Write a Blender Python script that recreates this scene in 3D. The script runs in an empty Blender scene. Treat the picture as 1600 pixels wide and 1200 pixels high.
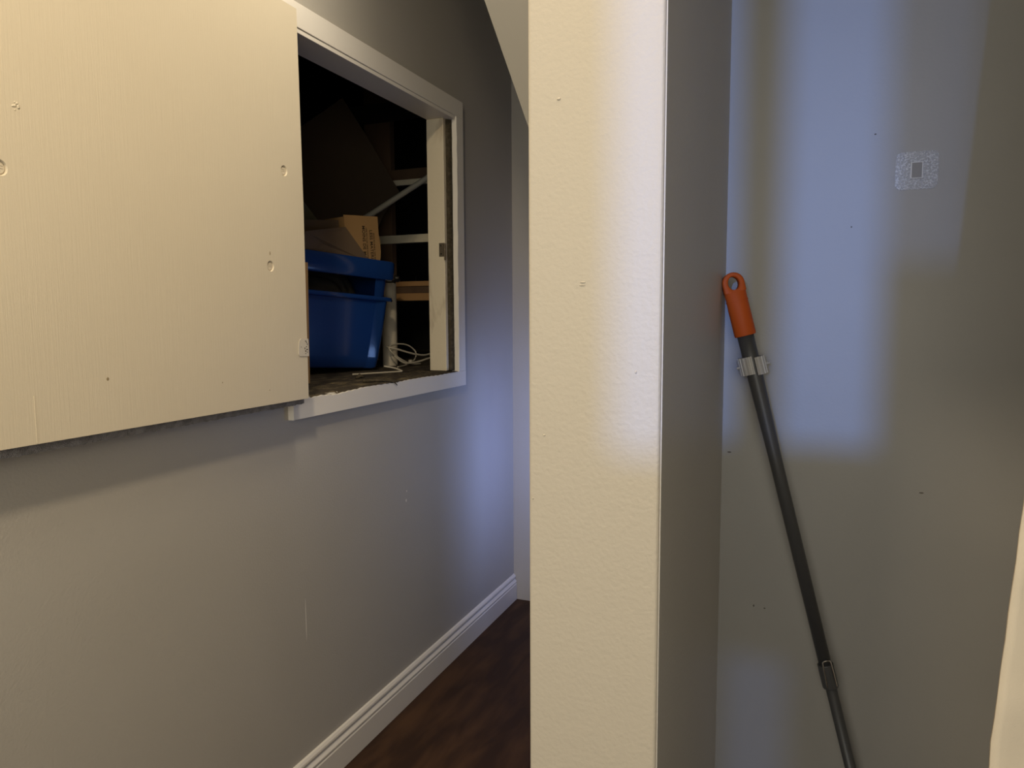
import bpy, bmesh, math, random
from math import pi, sin, cos, radians, atan, atan2, sqrt
from mathutils import Vector, Matrix
random.seed(7)
S = bpy.context.scene
COL = S.collection

# ------------------------------------------------------------------ camera
F = 1130.0
YAW = radians(22.274); PITCH = radians(5.45); ROLL = radians(0.3)
fwd = Vector((-sin(YAW)*cos(PITCH), cos(YAW)*cos(PITCH), -sin(PITCH)))
r0 = Vector((cos(YAW), sin(YAW), 0)); u0 = r0.cross(fwd)
rt = r0*cos(ROLL) - u0*sin(ROLL); up = rt.cross(fwd)
cam_d = bpy.data.cameras.new('camera'); cam = bpy.data.objects.new('camera', cam_d); COL.objects.link(cam)
cam.matrix_world = Matrix(((rt.x, up.x, -fwd.x, 0), (rt.y, up.y, -fwd.y, 0), (rt.z, up.z, -fwd.z, 1.40), (0, 0, 0, 1)))
cam_d.sensor_width = 36; cam_d.lens = F/1600*36; cam_d.clip_start = 0.02
S.camera = cam

# ------------------------------------------------------------------ light
S.view_settings.view_transform = 'Standard'; S.view_settings.look = 'None'
S.view_settings.gamma = 1; S.view_settings.use_curve_mapping = False
S.view_settings.exposure = 0.0
S.cycles.use_denoising = True
S.cycles.max_bounces = 8; S.cycles.diffuse_bounces = 5
w = bpy.data.worlds.new('sky'); S.world = w; w.use_nodes = True
w.node_tree.nodes['Background'].inputs[0].default_value = (0.35, 0.5, 1.0, 1)
w.node_tree.nodes['Background'].inputs[1].default_value = 0.25
def area(name, loc, direction, size, energy, color, size_y=None, shape='DISK'):
    l = bpy.data.lights.new(name, 'AREA'); l.energy = energy; l.color = color
    l.shape = shape; l.size = size
    if size_y: l.shape = 'RECTANGLE'; l.size_y = size_y
    o = bpy.data.objects.new(name, l); COL.objects.link(o); o.location = loc
    o.rotation_euler = Vector(direction).to_track_quat('-Z', 'Y').to_euler()
    return o
# the warm lamp on the hall ceiling
area('ceiling_lamp_light', (-0.45, 0.18, 2.84), (-0.15, 0.1, -1), 0.16, 25, (1.0, 0.83, 0.58))
# daylight through the window behind
area('window_daylight', (-0.10, -5.0, 2.03), (0, 1, -0.135), 0.085, 225, (0.185, 0.375, 1.0))
# added blue lamps beyond the partition: bin highlight, then far-corner daylight
area('bin_glint_light', (-0.255, 2.50, 0.98), (-1, 0.0, 0.1), 0.09, 1.3, (0.3, 0.5, 1.0), 0.40)
area('corner_blue_light', (-0.84, 2.86, 0.80), (-1, 1.1, 0), 0.26, 3.2, (0.30, 0.42, 1.0), 0.70)
# added warm fill panel behind the camera
area('rear_fill_light', (0.0, -1.5, 1.65), (0, 1, 0), 2.5, 38, (1.0, 0.97, 0.85), 1.3)

area('hall_fill_light', (-0.72, 1.50, 2.86), (-0.3, 0.8, -1), 0.3, 12, (1.0, 0.90, 0.72))  # added fill lamp that lifts the far part of the left wall
# ------------------------------------------------------------------ materials
def mat(name, col, rough=0.6, metal=0.0, bump=None, spec=0.5, mottle=None, coat=0):
    m = bpy.data.materials.new(name); m.use_nodes = True
    nt = m.node_tree; b = nt.nodes['Principled BSDF']
    b.inputs['Base Color'].default_value = (*col, 1); b.inputs['Roughness'].default_value = rough
    b.inputs['Metallic'].default_value = metal; b.inputs['Specular IOR Level'].default_value = spec
    b.inputs['Coat Weight'].default_value = coat
    tc = nt.nodes.new('ShaderNodeTexCoord')
    def noise(scale, detail=3, stretch=None, dist=0):
        n = nt.nodes.new('ShaderNodeTexNoise'); n.inputs['Scale'].default_value = scale
        n.inputs['Detail'].default_value = detail; n.inputs['Distortion'].default_value = dist
        mp = nt.nodes.new('ShaderNodeMapping'); mp.inputs['Scale'].default_value = stretch or (1, 1, 1)
        nt.links.new(tc.outputs['Object'], mp.inputs[0]); nt.links.new(mp.outputs[0], n.inputs['Vector'])
        return n
    if mottle:                                   # (scale, second colour, low, high, stretch)
        n = noise(mottle[0], 5, mottle[4] if len(mottle) > 4 else None, 0.4)
        r = nt.nodes.new('ShaderNodeValToRGB')
        r.color_ramp.elements[0].position = mottle[2]; r.color_ramp.elements[1].position = mottle[3]
        r.color_ramp.elements[0].color = (*col, 1); r.color_ramp.elements[1].color = (*mottle[1], 1)
        nt.links.new(n.outputs['Fac'], r.inputs[0]); nt.links.new(r.outputs[0], b.inputs['Base Color'])
    prev = None
    for bp in (bump or []):                      # (scale, strength, distance, stretch, detail)
        n = noise(bp[0], bp[4] if len(bp) > 4 else 2, bp[3] if len(bp) > 3 else None)
        bn = nt.nodes.new('ShaderNodeBump'); bn.inputs['Strength'].default_value = bp[1]
        bn.inputs['Distance'].default_value = bp[2]
        nt.links.new(n.outputs['Fac'], bn.inputs['Height'])
        if prev: nt.links.new(prev.outputs[0], bn.inputs['Normal'])
        prev = bn
    if prev: nt.links.new(prev.outputs[0], b.inputs['Normal'])
    return m
GREY = (0.44, 0.41, 0.365)
M = {}
M['wall'] = mat('grey_wall_paint', GREY, 0.42, bump=[(170, 0.35, 0.0012), (900, 0.2, 0.0003)], mottle=(1.6, (0.415, 0.385, 0.34), 0.35, 0.7))
M['pillar'] = mat('orange_peel_wall_paint', (0.445, 0.395, 0.32), 0.5, bump=[(210, 0.32, 0.0012), (60, 0.15, 0.0015)])
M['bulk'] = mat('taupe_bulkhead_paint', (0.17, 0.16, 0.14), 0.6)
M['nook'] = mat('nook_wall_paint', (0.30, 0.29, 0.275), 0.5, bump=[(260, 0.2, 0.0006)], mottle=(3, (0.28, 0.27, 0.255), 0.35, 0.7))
M['ceil'] = mat('ceiling_paint', (0.62, 0.58, 0.5), 0.8, bump=[(90, 0.3, 0.002)])
M['panel'] = mat('cream_panel_paint', (0.67, 0.59, 0.455), 0.5, bump=[(40, 0.36, 0.001, (1, 9, 0.25), 5), (240, 0.22, 0.0005, (1, 2, 0.8))], mottle=(2.2, (0.65, 0.57, 0.435), 0.35, 0.75))
M['trim'] = mat('white_trim_paint', (0.80, 0.75, 0.68), 0.4, bump=[(60, 0.25, 0.0008, (1, 1, 0.3))])
M['jamb'] = mat('worn_cream_jamb_paint', (0.72, 0.63, 0.47), 0.55, bump=[(50, 0.5, 0.0015)], mottle=(14, (0.36, 0.27, 0.17), 0.60, 0.78, (1, 1, 0.35)))
M['base'] = mat('white_gloss_baseboard_paint', (0.70, 0.65, 0.58), 0.3)
M['felt'] = mat('grey_felt', (0.20, 0.19, 0.19), 0.95, bump=[(500, 1, 0.003)], mottle=(60, (0.32, 0.31, 0.31), 0.4, 0.7))
M['floor'] = mat('dark_brown_laminate', (0.034, 0.016, 0.008), 0.6, spec=0.2, mottle=(3.5, (0.075, 0.036, 0.016), 0.4, 0.7, (4, 1, 1)), bump=[(30, 0.2, 0.001, (5, 1, 1))])
M['gap'] = mat('crumbling_plaster_edge', (0.05, 0.038, 0.02), 0.95, bump=[(120, 1, 0.004)], mottle=(70, (0.09, 0.07, 0.045), 0.45, 0.7))
M['dirt'] = mat('dusty_board', (0.045, 0.033, 0.02), 0.95, bump=[(90, 1, 0.006)], mottle=(26, (0.20, 0.155, 0.085), 0.5, 0.78, (1, 0.5, 1)))
M['dark'] = mat('shade_black_board', (0.012, 0.010, 0.008), 0.95)  # near-black colour stands in for the unlit depth of the closet
M['stud'] = mat('old_pine_stud', (0.13, 0.075, 0.04), 0.85, bump=[(40, 0.4, 0.001, (1, 1, 0.1))], mottle=(9, (0.085, 0.05, 0.028), 0.4, 0.7, (1, 1, 0.15)))
M['rail'] = mat('cream_painted_rail', (0.74, 0.66, 0.49), 0.6, mottle=(20, (0.6, 0.52, 0.37), 0.55, 0.75))
M['pine'] = mat('raw_pine', (0.42, 0.23, 0.09), 0.7, bump=[(30, 0.3, 0.001, (0.1, 1, 1))], mottle=(12, (0.27, 0.14, 0.055), 0.4, 0.7, (0.2, 1, 1)))
M['blue'] = mat('blue_bin_plastic', (0.012, 0.05, 0.22), 0.17, spec=0.5, coat=0.15)
M['card'] = mat('brown_cardboard', (0.42, 0.25, 0.105), 0.8, bump=[(300, 0.1, 0.0005, (6, 1, 1))])
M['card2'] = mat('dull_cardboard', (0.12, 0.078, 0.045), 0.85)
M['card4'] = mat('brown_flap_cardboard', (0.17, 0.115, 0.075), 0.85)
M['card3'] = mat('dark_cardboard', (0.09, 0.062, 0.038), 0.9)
M['sheet'] = mat('grey_green_board', (0.13, 0.125, 0.085), 0.9)
M['ink'] = mat('black_print', (0.035, 0.022, 0.012), 0.8)
M['pvc'] = mat('off_white_plastic_pipe', (0.42, 0.39, 0.32), 0.45)
M['pvc2'] = mat('dusty_plastic_tube', (0.68, 0.60, 0.47), 0.5)
M['cable'] = mat('white_cable_sheath', (0.50, 0.45, 0.36), 0.45)
M['bag'] = mat('dark_plastic_bag', (0.03, 0.028, 0.025), 0.3)
M['orange'] = mat('orange_plastic', (0.44, 0.075, 0.008), 0.6, spec=0.25, bump=[(400, 0.1, 0.0003)])
M['pole'] = mat('dark_grey_coated_steel', (0.05, 0.05, 0.052), 0.42, bump=[(500, 0.1, 0.0002)])
M['silver'] = mat('silver_grey_plastic', (0.36, 0.345, 0.33), 0.4)
M['rubber'] = mat('grey_rubber', (0.27, 0.26, 0.25), 0.6)
M['metal'] = mat('tarnished_steel', (0.20, 0.16, 0.11), 0.45, 0.7)
M['chrome'] = mat('polished_steel', (0.6, 0.6, 0.6), 0.2, 1.0)
M['fabric'] = mat('cream_curtain_cotton', (0.53, 0.46, 0.36), 0.9, bump=[(700, 0.3, 0.0005)])
M['sticker'] = mat('white_sticker', (0.62, 0.56, 0.47), 0.35)
M['winmask'] = mat('window_mask_paint', (0.5, 0.5, 0.5), 0.5)
def pad_mat():
    m = bpy.data.materials.new('speckled_clear_film'); m.use_nodes = True; nt = m.node_tree
    b = nt.nodes['Principled BSDF']; out = nt.nodes['Material Output']
    b.inputs['Base Color'].default_value = (0.5, 0.5, 0.51, 1); b.inputs['Roughness'].default_value = 0.3
    tr = nt.nodes.new('ShaderNodeBsdfTransparent'); mx = nt.nodes.new('ShaderNodeMixShader')
    tc = nt.nodes.new('ShaderNodeTexCoord'); n = nt.nodes.new('ShaderNodeTexNoise'); n.inputs['Scale'].default_value = 420; n.inputs['Detail'].default_value = 4
    r = nt.nodes.new('ShaderNodeValToRGB'); r.color_ramp.elements[0].position = .44; r.color_ramp.elements[1].position = .62
    r.color_ramp.elements[0].color = (.25, .25, .25, 1); r.color_ramp.elements[1].color = (.85, .85, .85, 1)
    nt.links.new(tc.outputs['Object'], n.inputs['Vector']); nt.links.new(n.outputs['Fac'], r.inputs[0])
    nt.links.new(r.outputs[0], mx.inputs[0]); nt.links.new(tr.outputs[0], mx.inputs[1]); nt.links.new(b.outputs[0], mx.inputs[2])
    nt.links.new(mx.outputs[0], out.inputs[0]); return m
M['pad'] = pad_mat()
tm = bpy.data.materials.new('dimming_film'); tm.use_nodes = True  # added film that dims part of the daylight patch
tt = tm.node_tree.nodes.new('ShaderNodeBsdfTransparent'); tt.inputs[0].default_value = (0.5, 0.5, 0.5, 1)
tm.node_tree.links.new(tt.outputs[0], tm.node_tree.nodes['Material Output'].inputs[0]); M['tint'] = tm
M['dimpl'] = mat('dull_socket_plastic', (0.2, 0.19, 0.18), 0.5)
M['clearp'] = mat('clear_plastic_edge', (0.55, 0.55, 0.57), 0.15)
M['scuff'] = mat('dark_scuff', (0.09, 0.08, 0.07), 0.8)
M['stain'] = mat('brown_stain', (0.30, 0.23, 0.13), 0.7)

# ------------------------------------------------------------------ helpers
def link(name, me, m, parent=None, **kw):
    o = bpy.data.objects.new(name, me); COL.objects.link(o)
    if m: me.materials.append(M[m])
    if parent: o.parent = parent
    for k, v in kw.items(): o[k] = v
    return o
def obj(name, bm, m, parent=None, smooth=False, bevel=0, **kw):
    bmesh.ops.recalc_face_normals(bm, faces=bm.faces)
    me = bpy.data.meshes.new(name); bm.to_mesh(me); bm.free()
    if smooth: me.shade_smooth()
    o = link(name, me, m, parent, **kw)
    if bevel:
        md = o.modifiers.new('edge', 'BEVEL'); md.width = bevel; md.segments = 2; md.limit_method = 'ANGLE'
    return o
def smooth_angle(o, deg=35):
    for p in o.data.polygons: p.use_smooth = True
    bm = bmesh.new(); bm.from_mesh(o.data)
    for e in bm.edges:
        if len(e.link_faces) == 2 and e.calc_face_angle(0) > radians(deg): e.smooth = False
    bm.to_mesh(o.data); bm.free(); return o
def tag(o, label, cat, group=None):
    o['label'] = label; o['category'] = cat
    if group: o['group'] = group
    return o
def empty(name, loc, label, cat, group=None, rot=None):
    o = bpy.data.objects.new(name, None); COL.objects.link(o); o.location = loc; o.empty_display_size = 0.05
    if rot: o.rotation_euler = rot
    return tag(o, label, cat, group)
def box(bm, a, b, mtx=None):
    vs = [bm.verts.new((x, y, z)) for x in (a[0], b[0]) for y in (a[1], b[1]) for z in (a[2], b[2])]
    for f in ((0, 1, 3, 2), (4, 6, 7, 5), (0, 4, 5, 1), (2, 3, 7, 6), (0, 2, 6, 4), (1, 5, 7, 3)):
        bm.faces.new([vs[i] for i in f])
    if mtx:
        for v in vs: v.co = mtx @ v.co
    return bm
def boxes(*ab, mtx=None):
    bm = bmesh.new()
    for a, b in ab: box(bm, a, b, mtx)
    return bm
def prism(pts, off):
    """polygon pts (3D) extruded by vector off"""
    bm = bmesh.new(); off = Vector(off)
    a = [bm.verts.new(p) for p in pts]; b = [bm.verts.new(Vector(p)+off) for p in pts]
    bm.faces.new(a); bm.faces.new(b[::-1]); n = len(a)
    for i in range(n): bm.faces.new((a[i], a[(i+1) % n], b[(i+1) % n], b[i]))
    return bm
def loft(bm, rings, closed=True, caps=True):
    rows = [[bm.verts.new(p) for p in r] for r in rings]; n = len(rows[0])
    for a, b in zip(rows, rows[1:]):
        for i in range(n if closed else n-1):
            bm.faces.new((a[i], a[(i+1) % n], b[(i+1) % n], b[i]))
    if caps: bm.faces.new(rows[0][::-1]); bm.faces.new(rows[-1])
    return rows
def tube(bm, pts, rad, n=10, caps=True):
    pts = [Vector(p) for p in pts]; rings = []; ref = None
    for i, p in enumerate(pts):
        t = (pts[min(i+1, len(pts)-1)]-pts[max(i-1, 0)]).normalized()
        if ref is None: ref = t.orthogonal().normalized()
        ref = (ref-t*ref.dot(t)).normalized(); b = t.cross(ref)
        r = rad[i] if isinstance(rad, (list, tuple)) else rad
        rings.append([p+(ref*cos(2*pi*k/n)+b*sin(2*pi*k/n))*r for k in range(n)])
    loft(bm, rings, True, caps); return bm
def spline(pts, k=8):
    P = [Vector(p) for p in pts]; P = [P[0]*2-P[1]]+P+[P[-1]*2-P[-2]]; out = []
    for i in range(1, len(P)-2):
        for j in range(k):
            t = j/k; a, b, c, d = P[i-1:i+3]
            out.append(0.5*((2*b)+(c-a)*t+(2*a-5*b+4*c-d)*t*t+(3*b-a-3*c+d)*t**3))
    out.append(P[-2]); return out
def struct(name, bm, m, parent=None, **kw):
    o = obj(name, bm, m, parent, **kw)
    if not parent: o['kind'] = 'structure'
    return o

# ------------------------------------------------------------------ the setting
WX = -1.312; YF = 3.214; CEIL = 2.95; YR = -1.55; XR = 1.62
PL, PR, PY = -0.276, -0.1345, 0.72          # partition faces and its end
NY = 1.29                                    # nook back wall
struct('floor', boxes(((WX-0.1, YR-0.1, -0.06), (XR+0.1, YF+0.1, 0))), 'floor')
struct('ceiling', boxes(((WX-0.1, YR-0.1, CEIL), (XR+0.1, YF+0.1, CEIL+0.08))), 'ceil')
HY0, HY1, HZ0, HZ1 = 1.645, 2.5985, 1.172, 2.172   # rough opening of the hatch
WT = 0.014                                   # drywall
struct('wall_left', boxes(((WX-WT, YR, 0), (WX, HY0, CEIL)), ((WX-WT, HY1, 0), (WX, YF, CEIL)),
       ((WX-WT, HY0, 0), (WX, HY1, HZ0)), ((WX-WT, HY0, HZ1), (WX, HY1, CEIL))), 'wall')
struct('wall_far', boxes(((WX-WT, YF, 0), (XR, YF+0.1, CEIL))), 'wall')
struct('wall_right', boxes(((XR, YR, 0), (XR+0.1, YF, CEIL))), 'wall')
# partition wall: end face with rounded corner beads, runs back past the nook
def partition():
    bm = bmesh.new(); r = 0.004; pts = []
    for (cx, cy, a0) in ((PR-r, PY+r, -90), (PL+r, PY+r, 180)):
        arc = [(cx+r*cos(radians(a0+k*22.5)), cy+r*sin(radians(a0+k*22.5))) for k in range(5)]
        pts += arc[::-1]
    pts += [(PL, 2.40), (PR, 2.40)]
    loft(bm, [[(x, y, z) for x, y in pts] for z in (0, CEIL)])
    return bm
struct('wall_partition', partition(), 'pillar')
struct('wall_nook', boxes(((PR, NY, 0), (XR, NY+0.12, CEIL))), 'nook')
struct('wall_nook_side', boxes(((PR, PY+0.0022, 0), (PR+0.0012, NY, CEIL))), 'wall')
# closet header over the nook opening
struct('wall_header', boxes(((PR+0.0012, PY, 2.04), (XR, PY+0.11, CEIL))), 'wall')
# wall behind; window bars, boards and panes added to shape the daylight patch
struct('wall_rear', boxes(((WX-WT, YR-0.02, 0), (-0.151, YR, CEIL)), ((0.079, YR-0.02, 0), (XR, YR, CEIL)),
       ((-0.151, YR-0.02, 0), (0.079, YR, 1.22)), ((-0.151, YR-0.02, 2.35), (0.079, YR, CEIL))), 'wall')
win = struct('window_mask', boxes(((-0.111, YR-0.03, 1.566), (-0.069, YR-0.01, 2.35)), ((-0.151, YR-0.03, 1.22), (-0.111, YR-0.01, 1.566)),
       ((-0.111, YR-0.03, 1.36), (0.0108, YR-0.01, 1.566)), ((-0.055, YR-0.03, 1.22), (0.0108, YR-0.01, 1.36)), ((0.0108, YR-0.03, 1.22), (0.079, YR-0.01, 1.728))), 'winmask')
obj('dimming_pane', boxes(((0.0108, YR-0.022, 1.728), (0.079, YR-0.020, 2.35)), ((-0.111, YR-0.022, 1.22), (-0.055, YR-0.020, 1.36))), 'tint', win)
# bulkhead under the stairs in the far part, left flank steep
struct('wall_bulkhead', prism([(-1.02, 1.6, CEIL), (PL-0.002, 1.6, CEIL), (PL-0.002, 1.6, 1.20), (-0.38, 1.6, 1.20), (-0.609, 1.6, 1.824)], (0, 1.61, 0)), 'bulk')
struct('corner_light_block', boxes(((-0.88, 2.45, 1.20), (-0.382, 3.21, 1.50))), 'wall')  # unseen slab added to cut off the corner light above
struct('wall_bulkhead_right', boxes(((PL-0.001, 2.405, 1.20), (XR, 3.21, CEIL))), 'wall')

struct('corner_light_surround', boxes(((-0.79, 2.70, 0), (-0.775, 3.21, 0.42)), ((-0.79, 2.70, 0.42), (-0.775, 2.81, 1.198)), ((-0.79, 3.15, 0.42), (-0.775, 3.21, 1.198))), 'wall')  # unseen wall piece added around the corner lamp
struct('corner_light_frame', boxes(((-0.786, 2.812, 0.425), (-0.778, 2.826, 1.165)), ((-0.786, 3.134, 0.425), (-0.778, 3.148, 1.165))), 'trim')  # added frame strips for the corner lamp's opening
# baseboard with its moulded profile along the left wall
def baseboard(y0, y1):
    prof = [(0, 0), (0.016, 0), (0.016, 0.078), (0.013, 0.083), (0.0155, 0.087), (0.0155, 0.092), (0.010, 0.099), (0.007, 0.103), (0.007, 0.109),
            (0.012, 0.113), (0.011, 0.119), (0.006, 0.126), (0.0, 0.1285)]
    bm = bmesh.new()
    loft(bm, [[(WX+0.0005+x, y, z) for x, z in prof] for y in (y0, y1)])
    return bm
struct('baseboard_left', baseboard(YR+0.01, YF-0.002), 'base', bevel=0.0006)

# hatch casing: flat trim on the wall face
CX = WX+0.019
def wear(y):                                 # how far the top edge of the bottom casing is worn away
    w_ = 0.0065*max(0, min(1, (1.93-y)/0.12))*(0.75+0.25*sin(y*47)) + 0.002*max(0, sin(y*21+1)) + 0.0008*sin(y*190)
    return max(0, w_)*max(0, min(1, (y-1.652)/0.01))*max(0, min(1, (2.585-y)/0.01))
def bottom_trim():
    bm = bmesh.new(); rings = []
    for k in range(216):
        y = 1.585+1.075*k/215; w_ = wear(y)
        rings.append([(WX, y, 1.116), (CX-0.001, y, 1.116), (CX, y, 1.117), (CX, y, 1.175-w_), (CX-0.001, y, 1.176-w_), (WX, y, 1.176-w_*0.5)])
    loft(bm, rings); return bm
struct('trim_1', bottom_trim(), 'trim')      # bottom
def side_trim():                             # far side, inner edge slightly worn
    bm = bmesh.new(); rings = []
    for k in range(25):
        z = 1.1765+k*(2.1705-1.1765)/24; j = random.uniform(-0.0022, 0.0022)
        rings.append([(WX, 2.600+j, z), (CX-0.002, 2.600+j, z), (CX, 2.602+j, z), (CX, 2.658, z), (WX, 2.658, z)])
    loft(bm, rings); return bm
struct('trim_2', side_trim(), 'trim')
struct('trim_3', boxes(((WX, 1.585, 1.1765), (CX, 1.648, 2.1705))), 'trim', bevel=0.0015)
struct('trim_4', boxes(((WX, 1.585, 2.171), (CX, 2.660, 2.236))), 'trim', bevel=0.0015)
# jamb lining of the reveal
JB = -1.402
struct('trim_5', boxes(((JB, 2.556, 1.180), (WX-0.016, 2.576, 2.158))), 'jamb', bevel=0.002)          # far jamb
struct('trim_6', boxes(((JB, 1.647, 2.158), (WX+0.016, 2.590, 2.1705))), 'trim', bevel=0.001)          # head
struct('trim_7', boxes(((JB, 1.647, 1.180), (WX-0.016, 1.660, 2.158))), 'jamb', bevel=0.002)
def crack():                                 # ragged plaster between jamb and casing
    bm = bmesh.new(); rings = []
    for k in range(50):
        z = 1.180+k*(2.157-1.180)/49; j = random.uniform(-0.002, 0.002); q = random.uniform(-0.002, 0.002)
        rings.append([(WX-0.034, 2.5765, z), (WX-0.034, 2.5755, z), (WX-0.0150+q, 2.5755, z), (WX-0.004+q, 2.584+j, z), (WX-0.001, 2.5980, z), (WX-0.034, 2.5980, z)])
    loft(bm, rings); return bm
struct('trim_8', crack(), 'gap', smooth=True)
def sill():                                  # dusty rough sill and closet floor edge
    bm = bmesh.new(); nx, ny = 14, 120; g = []
    for i in range(nx+1):
        row = []
        for j in range(ny+1):
            y = 1.648+(2.588-1.648)*j/ny; t = i/nx
            front = WX+0.0165+0.003*sin(y*13)+random.uniform(-0.0015, 0.0015); wz = wear(y)*(1-min(1, i/4))
            x = front+(JB-0.06-front)*t
            z = 1.1775-wz+0.0022*random.random()+(0.0035*sin(y*31)*sin(x*70) if 0 < i < nx else 0)
            row.append(bm.verts.new((x, y, z if i else 1.1772-wz)))
        g.append(row)
    for i in range(nx):
        for j in range(ny): bm.faces.new((g[i][j], g[i][j+1], g[i+1][j+1], g[i+1][j]))
    ex = bmesh.ops.extrude_face_region(bm, geom=bm.faces[:])
    for v in ex['geom']:
        if isinstance(v, bmesh.types.BMVert): v.co.z = 1.150 if v.co.x < WX-0.001 else min(1.1762, v.co.z-0.0012)
    return bm
struct('trim_9', sill(), 'dirt', smooth=True)

# closet interior behind the hatch
struct('floor_closet', boxes(((-3.0, 0.9, 1.10), (JB-0.061, 4.3, 1.172))), 'dirt')
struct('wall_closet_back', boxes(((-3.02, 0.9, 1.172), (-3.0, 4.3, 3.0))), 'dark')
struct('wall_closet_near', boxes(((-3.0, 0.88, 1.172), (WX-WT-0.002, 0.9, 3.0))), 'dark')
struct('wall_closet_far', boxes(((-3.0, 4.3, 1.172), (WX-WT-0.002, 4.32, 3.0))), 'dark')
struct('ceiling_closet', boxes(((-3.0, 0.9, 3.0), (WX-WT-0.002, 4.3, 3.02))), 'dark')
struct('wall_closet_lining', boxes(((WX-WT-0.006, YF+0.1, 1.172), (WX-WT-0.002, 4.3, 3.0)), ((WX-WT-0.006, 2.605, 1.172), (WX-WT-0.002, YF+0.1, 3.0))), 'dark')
FY = 3.12
st = obj('wall_stud', boxes(((-2.06, FY, 1.174), (-1.912, FY+0.04, 2.99))), 'stud', bevel=0.002); st['kind'] = 'structure'
def rail(name, z0, z1, x0, x1, m, lab, y0=FY-0.02, y1=FY-0.0005, tilt=0.0):
    o = obj(name, prism([(x0, y0, z0-tilt), (x1, y0, z0), (x1, y0, z1), (x0, y0, z1-tilt)], (0, y1-y0, 0)), m, bevel=0.002)
    return tag(o, lab, 'board')
GRP = None
rail('timber_rail', 1.751, 1.790, -2.05, -1.50, 'rail', 'cream painted rail crossing dark wall just above the text-printed box')
rail('timber_rail', 2.026, 2.052, -2.05, -1.50, 'rail', 'cream painted rail behind the slanting pipe, with brown board on top')
rail('timber_board', 2.052, 2.103, -2.05, -1.50, 'stud', 'reddish brown board edge over the upper rail behind slanting pipe', FY-0.012, FY-0.0005)
rail('timber_rail', 1.472, 1.508, -2.05, -1.50, 'pine', 'raw pine strip, lower of two beside the upright tube')
rail('timber_board', 1.508, 1.542, -2.05, -1.50, 'stud', 'dark stained board sandwiched between two pine strips', FY-0.012, FY-0.0005)
rail('timber_rail', 1.542, 1.566, -2.05, -1.50, 'pine', 'raw pine strip, upper of two, with a nail sticking up')
rail('timber_beam', 2.335, 2.42, -2.40, -1.45, 'dark', 'dark wooden beam crossing near the top of the hatch', FY-0.03, FY-0.0005)
obj('nail', tube(bmesh.new(), [(-1.775, FY-0.010, 1.564), (-1.777, FY-0.010, 1.592)], 0.0015, 6), 'chrome')
tag(bpy.data.objects['nail'], 'thin nail standing up from the upper pine strip', 'nail')

# ------------------------------------------------------------------ hatch panel
PX = -1.250; PY0, PY1, PZ0, PZ1 = 0.62, 1.596, 1.178, 2.19
panel = empty('hatch_panel', (PX, PY1, PZ0), 'large cream painted hatch panel slid left of the opening', 'panel')
def L(v): return (v[0]-PX, v[1]-PY1, v[2]-PZ0)
holes = [(1.527, 1.769), (1.464, 1.525), (0.816, 1.648)]
def board():
    bm = bmesh.new(); T = 0.020
    def loop(pts): 
        vs = [bm.verts.new(p) for p in pts]; return vs, [bm.edges.new((vs[i], vs[(i+1) % len(vs)])) for i in range(len(vs))]
    vo, eo = loop([L((PX, y, z)) for y, z in ((PY0, PZ0), (PY1, PZ0), (PY1+0.0035, (PZ0+PZ1)/2), (PY1, PZ1), (PY0, PZ1))]); edges = list(eo)
    rings = []
    for y, z in holes:
        vh, eh = loop([L((PX, y+0.0125*cos(2*pi*k/24), z+0.0135*sin(2*pi*k/24))) for k in range(24)]); edges += eh; rings.append(vh)
    bmesh.ops.triangle_fill(bm, edges=edges, use_beauty=True)
    for vh in rings:
        c = sum((v.co for v in vh), Vector())/24
        inner = [bm.verts.new((-0.0045, c.y+(v.co.y-c.y)*0.86, c.z+(v.co.z-c.z)*0.86)) for v in vh]
        for i in range(24): bm.faces.new((vh[i], vh[(i+1) % 24], inner[(i+1) % 24], inner[i]))
        bm.faces.new(inner)
    vb = [bm.verts.new((v.co.x-T, v.co.y, v.co.z)) for v in vo]
    for i in range(5): bm.faces.new((vo[i], vo[(i+1) % 5], vb[(i+1) % 5], vb[i]))
    bm.faces.new(vb); return bm
obj('board', board(), 'panel', panel)
def felt():
    bm = bmesh.new(); t0, t1 = -0.0425, -0.0205; pts = []
    n = 160
    for k in range(n+1): pts.append((PY0+(PY1+0.006-PY0)*k/n, PZ0-0.016-0.004*(1-k/n)+random.uniform(-0.0012, 0.0012)))
    for k in range(1, 60): pts.append((PY1+0.0065+random.uniform(-0.0008, 0.0008), PZ0-0.016+(PZ1-PZ0+0.016)*k/60))
    pts.append((PY1+0.006, PZ1)); pts.append((PY0, PZ1))
    return prism([L((PX+t0, y, z)) for y, z in pts], (t1-t0, 0, 0))
obj('felt_backing', felt(), 'felt', panel, label='ragged grey felt backing')
for i, (y, z) in enumerate(holes):
    bm = bmesh.new(); c = L((PX, y, z))
    loft(bm, [[(-0.0044+h, c[1]+r*cos(2*pi*k/20), c[2]+r*1.08*sin(2*pi*k/20)) for k in range(20)] for h, r in ((0, 0.0098), (0.0012, 0.0095), (0.0018, 0.0085))])
    for s in (-0.0022, 0.0022): box(bm, (-0.003, c[1]-0.006, c[2]+s-0.0005+0.002), (-0.0020, c[1]+0.006, c[2]+s+0.0005+0.002))
    obj('screw_head', bm, 'panel', panel)
# chipped filler patch near the top left
bm = bmesh.new(); c = L((PX, 0.850, 1.756))
for k in range(9):
    a = random.uniform(0, 6.28); r = random.uniform(0.002, 0.007)
    bmesh.ops.create_icosphere(bm, subdivisions=1, radius=random.uniform(0.0015, 0.0032), matrix=Matrix.Translation((0.0002, c[1]+r*cos(a), c[2]+r*sin(a)*1.2)) @ Matrix.Diagonal((0.35, 1, 1, 1)))
obj('filler_patch', bm, 'panel', panel, smooth=True)
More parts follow.
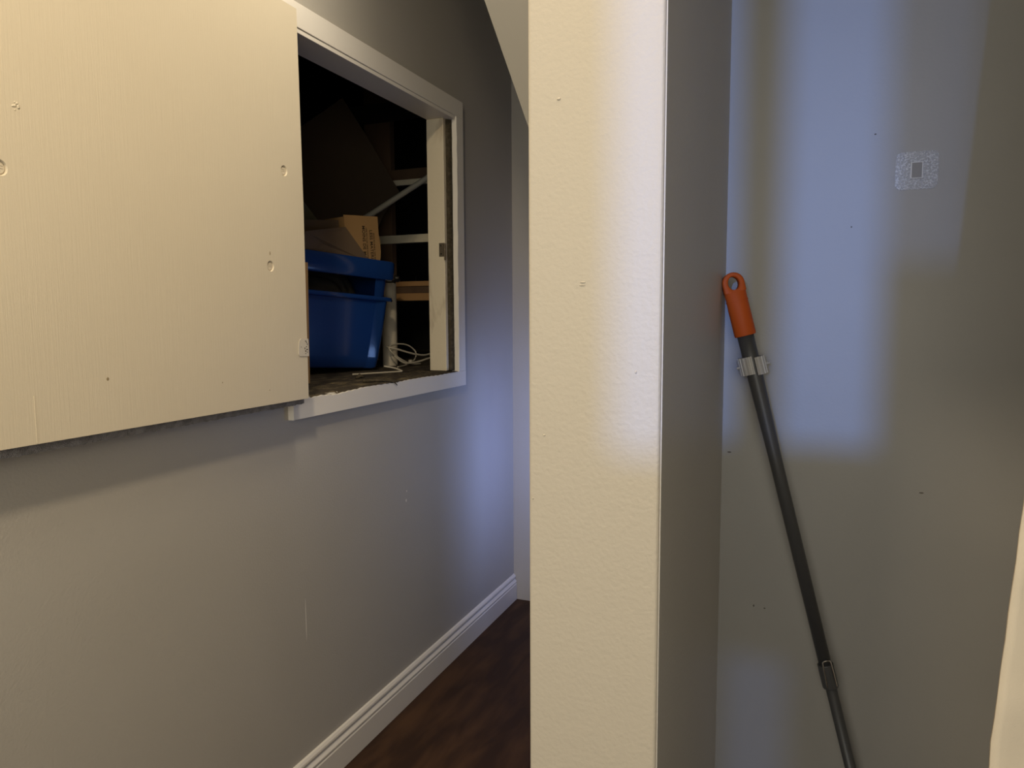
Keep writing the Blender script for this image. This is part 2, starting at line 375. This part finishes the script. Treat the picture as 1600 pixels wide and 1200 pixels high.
# seam near left edge, small drips
bm = boxes((L((PX-0.0002, 0.846, PZ0+0.002)), L((PX+0.0007, 0.8475, PZ0+0.085))))
obj('paint_ridge', bm, 'panel', panel)
# sticker folded over the right edge
stk = obj('sticker', prism([L((PX+0.0004, y, z)) for y, z in ((1.563, 1.294), (1.601, 1.292), (1.6005, 1.339), (1.569, 1.3395), (1.562, 1.334), (1.5605, 1.326), (1.5585, 1.300))], (0.0012, 0, 0)), 'sticker', panel)
bm = bmesh.new()
for (y, z, a, b) in ((1.586, 1.332, .005, .0022), (1.590, 1.328, .003, .003), (1.594, 1.322, .002, .005), (1.589, 1.317, .004, .002), (1.583, 1.312, .0025, .004), (1.591, 1.309, .005, .003),
                     (1.586, 1.304, .003, .005), (1.593, 1.302, .002, .003), (1.569, 1.317, .0016, .002), (1.585, 1.299, .004, .0015)):
    p = L((PX+0.0016, y, z)); q = L((PX+0.0020, y+a, z+b)); box(bm, p, q)
obj('printed_marks', bm, 'ink', stk)

# hinge leaf on the far jamb
hg = empty('hinge_leaf', (WX-0.018, 2.5555, 1.63), 'small rusty hinge leaf on the far jamb of the hatch', 'hinge')
bm = boxes(((-0.022, -0.0025, 0), (0.0015, 0, 0.052))); obj('leaf', bm, 'metal', hg, bevel=0.0005)
bm = tube(bmesh.new(), [(0.0045, -0.0035, -0.014), (0.0045, -0.0035, 0.050)], 0.004, 10); obj('barrel', bm, 'metal', hg, smooth=False)
for z in (0.010, 0.042): obj('screw', tube(bmesh.new(), [(-0.012, -0.0024, z), (-0.012, -0.0038, z)], 0.003, 8), 'chrome', hg)

# ------------------------------------------------------------------ blue bin
HEAD = radians(72)
BW, BD = 0.56, 0.40
bin_ = empty('storage_bin', (-1.672, 2.596, 1.180), 'blue plastic recycling bin with open front port inside the hatch', 'bin')
bin_.rotation_euler = (Matrix.Rotation(HEAD, 4, 'Z') @ Matrix.Rotation(radians(3.6), 4, 'Y')).to_euler()
# local: x right (origin at bottom right front corner), y back, z up
def rr(xl, xr, y0, y1, r, z, n=6, front=0):
    pts = []
    for cx, cy, a in ((xr-r, y0+r, -90), (xr-r, y1-r, 0), (xl+r, y1-r, 90), (xl+r, y0+r, 180)):
        for k in range(n+1):
            t = radians(a+90*k/n); pts.append(Vector((cx+r*cos(t), cy+r*sin(t), z)))
    if front:
        y = pts[-1].y; x0, x1 = pts[-1].x, pts[0].x
        xs = xr-0.070; W = x1-xs
        for x in [x0+(xs-0.004-x0)*k/10 for k in range(1, 11)]+[xs+W*k/12 for k in range(12)]:
            pts.append(Vector((x, y-front*max(0, (x-xs)/W), z)))
        for p in pts[:8]: p.y -= front*max(0, 1-((p.x-x1)/(xr-x1+1e-6))**2)
    return pts
def shell(levels, th):
    bm = bmesh.new(); out = [rr(*l, front=0.0085) for l in levels]
    inn = [rr(l[0]+th, l[1]-th, l[2]+th, l[3]-th, max(l[4]-th, 0.004), l[5], front=0.0085) for l in levels[::-1]]
    inn[-1] = [Vector((p.x, p.y, p.z+th)) for p in inn[-1]]
    loft(bm, out+inn); return bm
bw = lambda z: (-0.49-0.03*z/0.3, 0.0+0.036*(z/0.3)**0.7, 0.0-0.02*z/0.3, 0.34+0.02*z/0.3)
lv = []
for z in (0, 0.006, 0.05, 0.12, 0.2, 0.29):
    l, r, f, b = bw(z); e = 0.006 if z == 0 else 0
    lv.append((l+e, r-e, f+e, b-e, 0.030, z))
smooth_angle(obj('tub', shell(lv, 0.004), 'blue', bin_), 50)
l, r, f, b = bw(0.29)
bm = bmesh.new()
O = [rr(l-.002, r+.002, f-.002, b+.002, .05, .278), rr(l-.022, r+.034, f-.014, b+.014, .06, .281), rr(l-.024, r+.036, f-.016, b+.016, .06, .286), rr(l-.020, r+.032, f-.012, b+.012, .058, .297), rr(l, r, f, b, .05, .300), rr(l+.004, r-.004, f+.004, b-.004, .045, .278)]
loft(bm, O+[O[0]], caps=False); smooth_angle(obj('rim', bm, 'blue', bin_, bevel=0), 40)
# upper part: side and back walls and front posts around the open port
def uppershell(z0, z1, th=0.004):
    n = 6; bm = bmesh.new(); l, r, f, b = bw(0.29)
    A0 = rr(l+.004, r-.004, f+.004, b-.004, .045, z0); A1 = rr(l-.002, r+.006, f-.002, b+.004, .05, z1)
    B0 = rr(l+.004+th, r-.004-th, f+.004+th, b-.004-th, .041, z0); B1 = rr(l-.002+th, r+.006-th, f-.002+th, b+.004-th, .046, z1)
    # path starts on the front face left of the right corner post and goes right-back-left to the left post
    def path(P, z):
        return [Vector((r-.075, P[0].y, z))]+P+[Vector((l+.075, P[-1].y, z))]
    a0, a1, b0, b1 = path(A0, z0), path(A1, z1), path(B0, z0), path(B1, z1)
    m = len(a0); V = [[bm.verts.new(p) for p in q] for q in (a0, a1, b1, b0)]
    for q in range(4):
        P, Q = V[q], V[(q+1) % 4]
        for i in range(m-1): bm.faces.new((P[i], P[i+1], Q[i+1], Q[i]))
    bm.faces.new([V[q][0] for q in range(4)]); bm.faces.new([V[q][-1] for q in range(4)])
    return bm
smooth_angle(obj('port_frame', uppershell(0.292, 0.372), 'blue', bin_), 40)
bm = bmesh.new()
O = [rr(l-.006, r+.010, f-.006, b+.006, .05, .368), rr(l-.018, r+.030, f-.014, b+.012, .055, .370), rr(l-.022, r+.036, f-.018, b+.016, .055, .378),
     rr(l-.022, r+.037, f-.018, b+.016, .055, .440), rr(l-.018, r+.033, f-.014, b+.012, .052, .446), rr(l-.008, r+.022, f-.004, b+.002, .05, .446), rr(l-.006, r+.006, f, b, .05, .372)]
loft(bm, O+[O[0]], caps=False); smooth_angle(obj('top_band', bm, 'blue', bin_), 40)

# ------------------------------------------------------------------ cardboard in and behind the bin
def frame_at(p, head, tiltx=0, tilty=0):
    return Matrix.Translation(p) @ Matrix.Rotation(radians(head), 4, 'Z') @ Matrix.Rotation(radians(tiltx), 4, 'X') @ Matrix.Rotation(radians(tilty), 4, 'Y')
cb = empty('cardboard_box', (0, 0, 0), 'tan cardboard box printed with recycling text standing in the bin', 'box')
cb.matrix_world = frame_at((-1.658, 2.612, 1.595), 72, 0, -3)
bm = bmesh.new()
box(bm, (-0.170, 0, 0), (0, 0.004, 0.212)); box(bm, (-0.004, 0.004, 0), (0, 0.12, 0.205)); box(bm, (-0.170, 0.12, 0), (0, 0.124, 0.205)); box(bm, (-0.170, 0.004, 0), (-0.166, 0.12, 0.205)); box(bm, (-0.166, 0.004, 0), (-0.004, 0.12, 0.004))
obj('carton', bm, 'card', cb)
obj('torn_flap', prism([(0.0005, 0.004, 0.01), (0.004, 0.012, 0.06), (0.0005, 0.006, 0.16), (0.005, 0.0, 0.12), (0.009, 0.004, 0.07)], (0.001, 0.006, 0)), 'card', cb)
def text(body, size, loc, par, m, rotm, name='lettering'):
    c = bpy.data.curves.new(name, 'FONT'); c.body = body; c.size = size; c.extrude = 0.0002; c.space_character = 1.05; c.offset = size*0.012
    t = bpy.data.objects.new(name, c); COL.objects.link(t)
    me = bpy.data.meshes.new_from_object(t.evaluated_get(bpy.context.evaluated_depsgraph_get()))
    bpy.data.objects.remove(t); bpy.data.curves.remove(c); me.materials.clear()
    o = link(name, me, m, par); o.location = loc; o.rotation_euler = rotm; return o
RD = (radians(90), radians(90), 0)            # faces -y, reads downward
text('LESS MATERIAL', 0.020, (-0.047, -0.0006, 0.157), cb, 'ink', RD)
text('MOINS DE MATÉRIAU', 0.020, (-0.084, -0.0006, 0.173), cb, 'ink', RD)
text('MORE RE-USABLE, 100% RECYCLED', 0.0085, (-0.029, -0.0006, 0.145), cb, 'ink', RD)
text('100% RECYCLED FIBRE CONTENT', 0.0085, (-0.066, -0.0006, 0.167), cb, 'ink', RD)
# dark lump added for the shade inside the bin; carries the boxes
bm = bmesh.new(); bmesh.ops.create_icosphere(bm, subdivisions=5, radius=1)
for v in bm.verts:
    n = v.co.normalized(); k = 1+0.05*sin(9*n.x+4*n.z)*cos(8*n.y+1)+0.03*sin(23*n.x+11*n.y+7*n.z)
    q = lambda t: (abs(t)**0.55)*(1 if t > 0 else -1)
    v.co = Vector((q(n.x)*0.205*k, q(n.y)*0.135*k, q(n.z)*0.185*k))
bm.transform(Matrix.Rotation(HEAD, 4, 'Z'))
bm.transform(Matrix.Translation((-1.672-0.235*cos(HEAD)-0.165*sin(HEAD), 2.596-0.235*sin(HEAD)+0.165*cos(HEAD), 1.40)))
tag(obj('bin_shade_fill', bm, 'bag', smooth=True), 'added black lump standing in for shade inside the blue bin', 'bag')
# second, dull open box to its left with a flap
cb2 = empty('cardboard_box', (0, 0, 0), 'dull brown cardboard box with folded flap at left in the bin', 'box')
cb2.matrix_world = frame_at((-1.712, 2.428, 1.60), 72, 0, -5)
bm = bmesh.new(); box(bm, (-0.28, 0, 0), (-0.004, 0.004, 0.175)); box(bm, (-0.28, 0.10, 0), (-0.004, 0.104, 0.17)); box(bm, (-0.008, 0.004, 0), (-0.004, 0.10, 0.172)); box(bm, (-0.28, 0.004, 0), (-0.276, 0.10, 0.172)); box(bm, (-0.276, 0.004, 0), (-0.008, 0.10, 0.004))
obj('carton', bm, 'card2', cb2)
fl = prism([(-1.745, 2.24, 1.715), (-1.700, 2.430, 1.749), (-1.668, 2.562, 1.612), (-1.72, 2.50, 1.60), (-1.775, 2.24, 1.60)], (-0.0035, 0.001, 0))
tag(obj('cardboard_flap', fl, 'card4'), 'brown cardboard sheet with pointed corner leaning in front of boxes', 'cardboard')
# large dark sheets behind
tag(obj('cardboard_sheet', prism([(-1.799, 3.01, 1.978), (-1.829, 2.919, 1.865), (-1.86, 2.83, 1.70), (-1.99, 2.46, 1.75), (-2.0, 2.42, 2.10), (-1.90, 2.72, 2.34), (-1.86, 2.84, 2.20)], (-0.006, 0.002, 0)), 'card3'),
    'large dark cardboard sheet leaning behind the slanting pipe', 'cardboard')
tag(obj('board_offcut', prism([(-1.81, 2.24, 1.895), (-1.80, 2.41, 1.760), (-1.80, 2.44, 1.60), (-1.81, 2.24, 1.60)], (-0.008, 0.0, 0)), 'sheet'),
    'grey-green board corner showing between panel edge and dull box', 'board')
tag(obj('wood_strip', prism([(-1.510, 1.885, 1.572), (-1.500, 1.932, 1.572), (-1.500, 1.924, 1.182), (-1.510, 1.885, 1.182)], (-0.010, 0.003, 0)), 'card'),
    'narrow tan wood strip upright between panel edge and blue bin', 'board')
# slanting pipe
tag(obj('plastic_pipe', tube(bmesh.new(), [(-1.872, 2.58, 1.735), (-1.80, 2.742, 1.833), (-1.55, 2.901, 2.028), (-1.50, 2.933, 2.067)], 0.0125, 14), 'pvc', smooth=True), 'off-white plastic pipe slanting up behind the boxes', 'pipe')
# upright tube with dark bag on top
tb = empty('plastic_tube', (-1.775, 2.859, 1.172), 'off-white upright tube standing right of the blue bin', 'tube')
bm = bmesh.new(); R0, R1 = 0.034, 0.031; ring = lambda r, z: [(r*cos(2*pi*k/32), r*sin(2*pi*k/32), z) for k in range(32)]
loft(bm, [ring(R0, 0), ring(R0, 0.375), ring(R1, 0.375), ring(R1, 0.01)]); smooth_angle(obj('tube_wall', bm, 'pvc2', tb))
bm = bmesh.new(); bmesh.ops.create_icosphere(bm, subdivisions=4, radius=1)
for v in bm.verts:
    n = v.co.normalized(); k = 1+0.22*sin(7*n.x+3*n.z)*cos(6*n.y+1)+0.12*sin(17*n.x+9*n.y)
    v.co = Vector((n.x*0.046*k, n.y*0.040*k, n.z*0.020*k))
bm.transform(Matrix.Translation((-1.770, 2.862, 1.565)))
tag(obj('plastic_bag', bm, 'bag', smooth=True), 'crumpled dark plastic bag stuffed on top of the upright tube', 'bag')
# cables
def cable(pts, r, lab):
    return tag(obj('cable', tube(bmesh.new(), spline(pts, 10), r, 8), 'cable', smooth=True), lab, 'cable')
cable([(-1.640, 2.70, 1.178), (-1.66, 2.80, 1.180), (-1.67, 2.89, 1.195), (-1.68, 2.93, 1.228), (-1.70, 2.90, 1.262), (-1.72, 2.84, 1.272), (-1.73, 2.78, 1.262), (-1.71, 2.765, 1.240), (-1.68, 2.80, 1.205), (-1.665, 2.86, 1.182), (-1.655, 2.93, 1.178)], 0.0035, 'white cable looped high on the closet floor beside the tube')
cable([(-1.74, 2.77, 1.262), (-1.70, 2.79, 1.252), (-1.665, 2.86, 1.230), (-1.64, 2.93, 1.218), (-1.63, 3.00, 1.225), (-1.63, 3.06, 1.235)], 0.0045, 'thicker white cable running right from the loops to the jamb')
cable([(-1.70, 2.77, 1.222), (-1.665, 2.80, 1.190), (-1.64, 2.86, 1.190), (-1.62, 2.93, 1.202), (-1.61, 3.02, 1.215), (-1.605, 3.07, 1.222)], 0.0045, 'lower white cable running beside the thicker one to the jamb')
tag(obj('plug', boxes(((-1.664, 2.83, 1.183), (-1.648, 2.848, 1.202))), 'cable', bevel=0.004), 'small white plug among the looped cables', 'plug')
cable([(-1.575, 2.27, 1.1815), (-1.545, 2.31, 1.182), (-1.505, 2.37, 1.183), (-1.464, 2.430, 1.184), (-1.468, 2.437, 1.188), (-1.500, 2.440, 1.196), (-1.535, 2.425, 1.203)], 0.0035, 'white cable end bent to a point in front of the bin')
# torn insulation scrap hanging over the sill
tag(obj('torn_scrap', tube(bmesh.new(), spline([(WX-0.05, 2.02, 1.184), (WX-0.015, 2.045, 1.186), (WX+0.008, 2.075, 1.183), (WX+0.0215, 2.10, 1.176), (WX+0.023, 2.118, 1.164)], 6), [0.006-0.0002*k for k in range(25)], 6), 'gap', smooth=True),
    'torn dark scrap curling over the hatch bottom trim', 'scrap')
tag(obj('plaster_crumb', tube(bmesh.new(), [(-1.47, 2.14, 1.181), (-1.465, 2.155, 1.1885), (-1.46, 2.175, 1.181)], [0.005, 0.009, 0.004], 7), 'gap', smooth=True), 'pale plaster crumb on the dusty sill', 'debris')

# ------------------------------------------------------------------ nook: pole, clip, adhesive plate
A = Vector((-0.121, 1.235, 1.466)); B = Vector((0.043, 1.250, 0.823))
ax = (B-A).normalized(); foot = A+ax*(A.z/(-ax.z)-0.006)
LEN = (foot-A).length
pole = empty('extension_pole', foot, 'dark grey extension pole with orange handle leaning in the corner', 'pole')
# local frame: z up the pole, x across facing camera
zz = (-ax); vd = Vector((0.25, -0.97, 0)); yy = (vd-zz*vd.dot(zz)).normalized(); xx = yy.cross(zz)
mw = Matrix(((xx.x, yy.x, zz.x, foot.x), (xx.y, yy.y, zz.y, foot.y), (xx.z, yy.z, zz.z, foot.z), (0, 0, 0, 1)))
pole.matrix_world = mw
T = LEN                                       # top of the handle
def ell(a, b, z, n=32, cx=0): return [(cx+a*cos(2*pi*k/n), b*sin(2*pi*k/n), z) for k in range(n)]
bm = bmesh.new(); loft(bm, [ell(0.0100, 0.0100, T-0.665), ell(0.0103, 0.0103, T-0.3), ell(0.0128, 0.0128, T-0.16), ell(0.0132, 0.0132, T-0.095)])
obj('upper_tube', bm, 'pole', pole, smooth=True)
bm = bmesh.new(); loft(bm, [ell(0.0086, 0.0086, 0.03), ell(0.0086, 0.0086, T-0.66)]); obj('lower_tube', bm, 'pole', pole, smooth=True)
bm = bmesh.new(); loft(bm, [ell(0.0125, 0.0125, T-0.70), ell(0.0125, 0.0125, T-0.66)]); obj('locking_collar', bm, 'pole', pole, bevel=0.001)
obj('clip_wire', tube(bmesh.new(), spline([(-0.008, 0.0105, T-0.695), (-0.007, 0.0128, T-0.66), (-0.0055, 0.0122, T-0.652), (0.0045, 0.0122, T-0.652), (0.006, 0.0128, T-0.66), (0.007, 0.0105, T-0.695)], 5), 0.0012, 8), 'chrome', pole)
bm = bmesh.new(); loft(bm, [ell(0.012, 0.012, 0.0), ell(0.013, 0.013, 0.015), ell(0.010, 0.010, 0.035)]); obj('rubber_foot', bm, 'rubber', pole, smooth=False)
# orange handle: flattens into an eye
def handle():
    bm = bmesh.new()
    # hollow grip body from T-0.105 to T-0.030, widening to the flat eye
    lo = [ell(0.0165, 0.0160, T-0.1045), ell(0.0172, 0.0166, T-0.102), ell(0.0172, 0.0160, T-0.06), ell(0.0170, 0.0135, T-0.044), ell(0.0174, 0.0115, T-0.0335), ell(0.0172, 0.0100, T-0.0300), ell(0.0160, 0.0096, T-0.0285)]
    loft(bm, lo); return bm
hd = smooth_angle(obj('handle', handle(), 'orange', pole), 50)
def eye():
    bm = bmesh.new(); n = 40; R = 0.0172; zc = T-0.0172; t = 0.0095; c = 0.0015
    def outer(s, e):                          # arch with straight sides
        pts = [((R-e)*cos(pi*k/24), s, zc+(R-e)*sin(pi*k/24)) for k in range(25)]
        pts += [(-(R-e), s, zc-0.0150*k/4) for k in range(1, 5)]
        pts += [((R-e)*(-1+2*k/8), s, zc-0.0150) for k in range(1, 8)]
        pts += [((R-e), s, zc-0.0150+0.0150*k/4) for k in range(0, 4)]
        return pts
    def inner(s, e): 
        ang = [pi*k/24 for k in range(25)]+[pi+pi*k/16 for k in range(1, 16)]
        return [((0.0086+e)*cos(t_), s, zc-0.0005+(0.0108+e)*sin(t_)) for t_ in ang]
    R8 = [outer(-t, c), outer(-t+c, 0), outer(t-c, 0), outer(t, c), inner(t, c), inner(t-c, 0), inner(-t+c, 0), inner(-t, c)]
    loft(bm, R8+[R8[0]], caps=False); return bm
smooth_angle(obj('hanging_eye', eye(), 'orange', hd), 50)
obj('grip_ring', (lambda bm: (loft(bm, [ell(0.0178, 0.0150, T-0.0475), ell(0.0178, 0.0150, T-0.0455)]), bm)[1])(bmesh.new()), 'orange', hd)
# pole clip: two ribbed rubber jaws
cl = empty('pole_clip', (0, 0, 0), 'silver-grey ribbed clip gripping the pole below the orange handle', 'clip')
cl.matrix_world = mw @ Matrix.Translation((0, 0, T-0.155))
obj('back_plate', boxes(((-0.021, -0.0205, -0.013), (0.021, -0.0165, 0.013))), 'silver', cl, bevel=0.002)
for s in (-1, 1):
    bm = bmesh.new(); n = 40; outer_, inner_ = [], []
    for k in range(n+1):
        a = radians(-60+k*146/n); rib = 0.0013*(1 if (k//3) % 2 else 0)
        outer_.append((0.0008*s+s*(0.0192+rib)*cos(a), 0.0185*sin(a)+rib*0.8)); inner_.append((0.0008*s+s*0.0140*cos(a), 0.0140*sin(a)))
    poly = outer_+inner_[::-1]
    dz = 0.0015*s
    loft(bm, [[(x, y, z) for x, y in poly] for z in (-0.0145+dz, 0.0145+dz)])
    j = obj('jaw', bm, 'silver', cl)
    obj('pin', tube(bmesh.new(), [(s*0.019, 0.004, dz), (s*0.0260, 0.004, dz)], 0.0020, 8), 'silver', j)
# adhesive plate on the nook wall
pad = empty('adhesive_pad', (0.146, NY-0.0006, 1.618), 'square clear speckled adhesive pad on the nook wall', 'hook pad')
bm = bmesh.new(); pts = []
for cx, cz, a in ((0.0205, -0.020, -90), (0.0205, 0.020, 0), (-0.0205, 0.020, 90), (-0.0205, -0.020, 180)):
    for k in range(6): pts.append((cx+0.0085*cos(radians(a+18*k)), 0, cz+0.0085*sin(radians(a+18*k))))
bm = prism(pts, (0, -0.0010, 0)); obj('film', bm, 'pad', pad)
bm = boxes(((-0.0085, -0.0035, -0.0125), (-0.0068, -0.0010, 0.0125)), ((0.0068, -0.0035, -0.0125), (0.0085, -0.0010, 0.0125)), ((-0.0068, -0.0035, -0.0125), (0.0068, -0.0010, -0.0112)), ((-0.0068, -0.0035, 0.0112), (0.0068, -0.0010, 0.0125)))
obj('socket_frame', bm, 'clearp', pad)
obj('socket_insert', boxes(((-0.0066, -0.0022, -0.0110), (0.0066, -0.0011, 0.0110))), 'dimpl', pad)

# ------------------------------------------------------------------ curtain at the nook opening
def curtain():
    bm = bmesh.new(); nz, nx = 90, 70; g = []
    for i in range(nz+1):
        z = 0.03+(1.99-0.03)*i/nz; row = []
        left = 0.1468+0.06*max(0, (z-1.05))
        for j in range(nx+1):
            t = j/nx; x = left+(0.62-left)*t
            y = 0.66+0.022*sin(t*30)*(min(1, t*5))+0.003*sin(z*62+t*9+2*sin(z*9))*min(1, t*14)+0.001*sin(z*107+2)
            row.append(bm.verts.new((x, y, z)))
        g.append(row)
    for i in range(nz):
        for j in range(nx): bm.faces.new((g[i][j], g[i][j+1], g[i+1][j+1], g[i+1][j]))
    return bm
ct = obj('curtain', curtain(), 'fabric', smooth=True)
md = ct.modifiers.new('cloth', 'SOLIDIFY'); md.thickness = 0.003; md.offset = 0
tag(ct, 'cream cotton curtain edge at the nook opening', 'curtain')
tag(obj('curtain_rod', tube(bmesh.new(), [(PR+0.0015, 0.66, 1.995), (XR-0.001, 0.66, 1.995)], 0.010, 14), 'silver', smooth=True), 'grey rod carrying the cream curtain', 'curtain rod')

# small marks on the painted walls
def bumps(name, pts, m, par, label):
    for p, r in pts:
        bm = bmesh.new(); bmesh.ops.create_icosphere(bm, subdivisions=2, radius=1); bm.transform(Matrix.Translation(p) @ Matrix.Diagonal((*r, 1)))
        obj(name, bm, m, par, smooth=True, label=label)
wp = bpy.data.objects['wall_partition']
bumps('paint_chip', [((-0.242, PY, 1.618), (0.0022, 0.0008, 0.0013)), ((-0.216, PY, 1.433), (0.0032, 0.0009, 0.0008)), ((-0.2165, PY, 1.430), (0.0035, 0.0007, 0.0007)), ((-0.258, PY, 1.272), (0.0014, 0.0008, 0.0010)),
      ((-0.160, PY, 1.342), (0.0012, 0.0007, 0.0018)), ((-0.271, PY, 1.202), (0.0010, 0.0007, 0.0010))], 'pillar', wp, 'small paint lump')
wn = bpy.data.objects['wall_nook']
bumps('scuff', [((-0.121, NY, 1.161), (0.0035, 0.0002, 0.0012)), ((0.058, NY, 1.537), (0.0012, 0.0002, 0.0012)), ((0.174, NY, 1.115), (0.0035, 0.0002, 0.0011)), ((-0.074, NY, 0.892), (0.0013, 0.0002, 0.0022)),
      ((-0.056, NY, 0.890), (0.0016, 0.0002, 0.0012)), ((0.087, NY, 1.678), (0.0016, 0.0002, 0.0012))], 'scuff', wn, 'small dark scuff')
wl = bpy.data.objects['wall_left']
bumps('scratch', [((WX, 1.631, 0.53), (0.0002, 0.0012, 0.065)), ((WX, 2.20, 0.742), (0.0006, 0.004, 0.006)), ((WX, 2.205, 0.775), (0.0006, 0.003, 0.004))], 'trim', wl, 'pale scratch')
bumps('dent', [(L((PX, 0.992, 1.281)), (0.0002, 0.003, 0.0035)), (L((PX, 1.463, 1.556)), (0.0002, 0.002, 0.005)), (L((PX, 1.287, 1.248)), (0.0002, 0.0014, 0.0018)), (L((PX, 1.444, 1.215)), (0.0002, 0.0012, 0.002))], 'stain', panel, 'small brown stain')
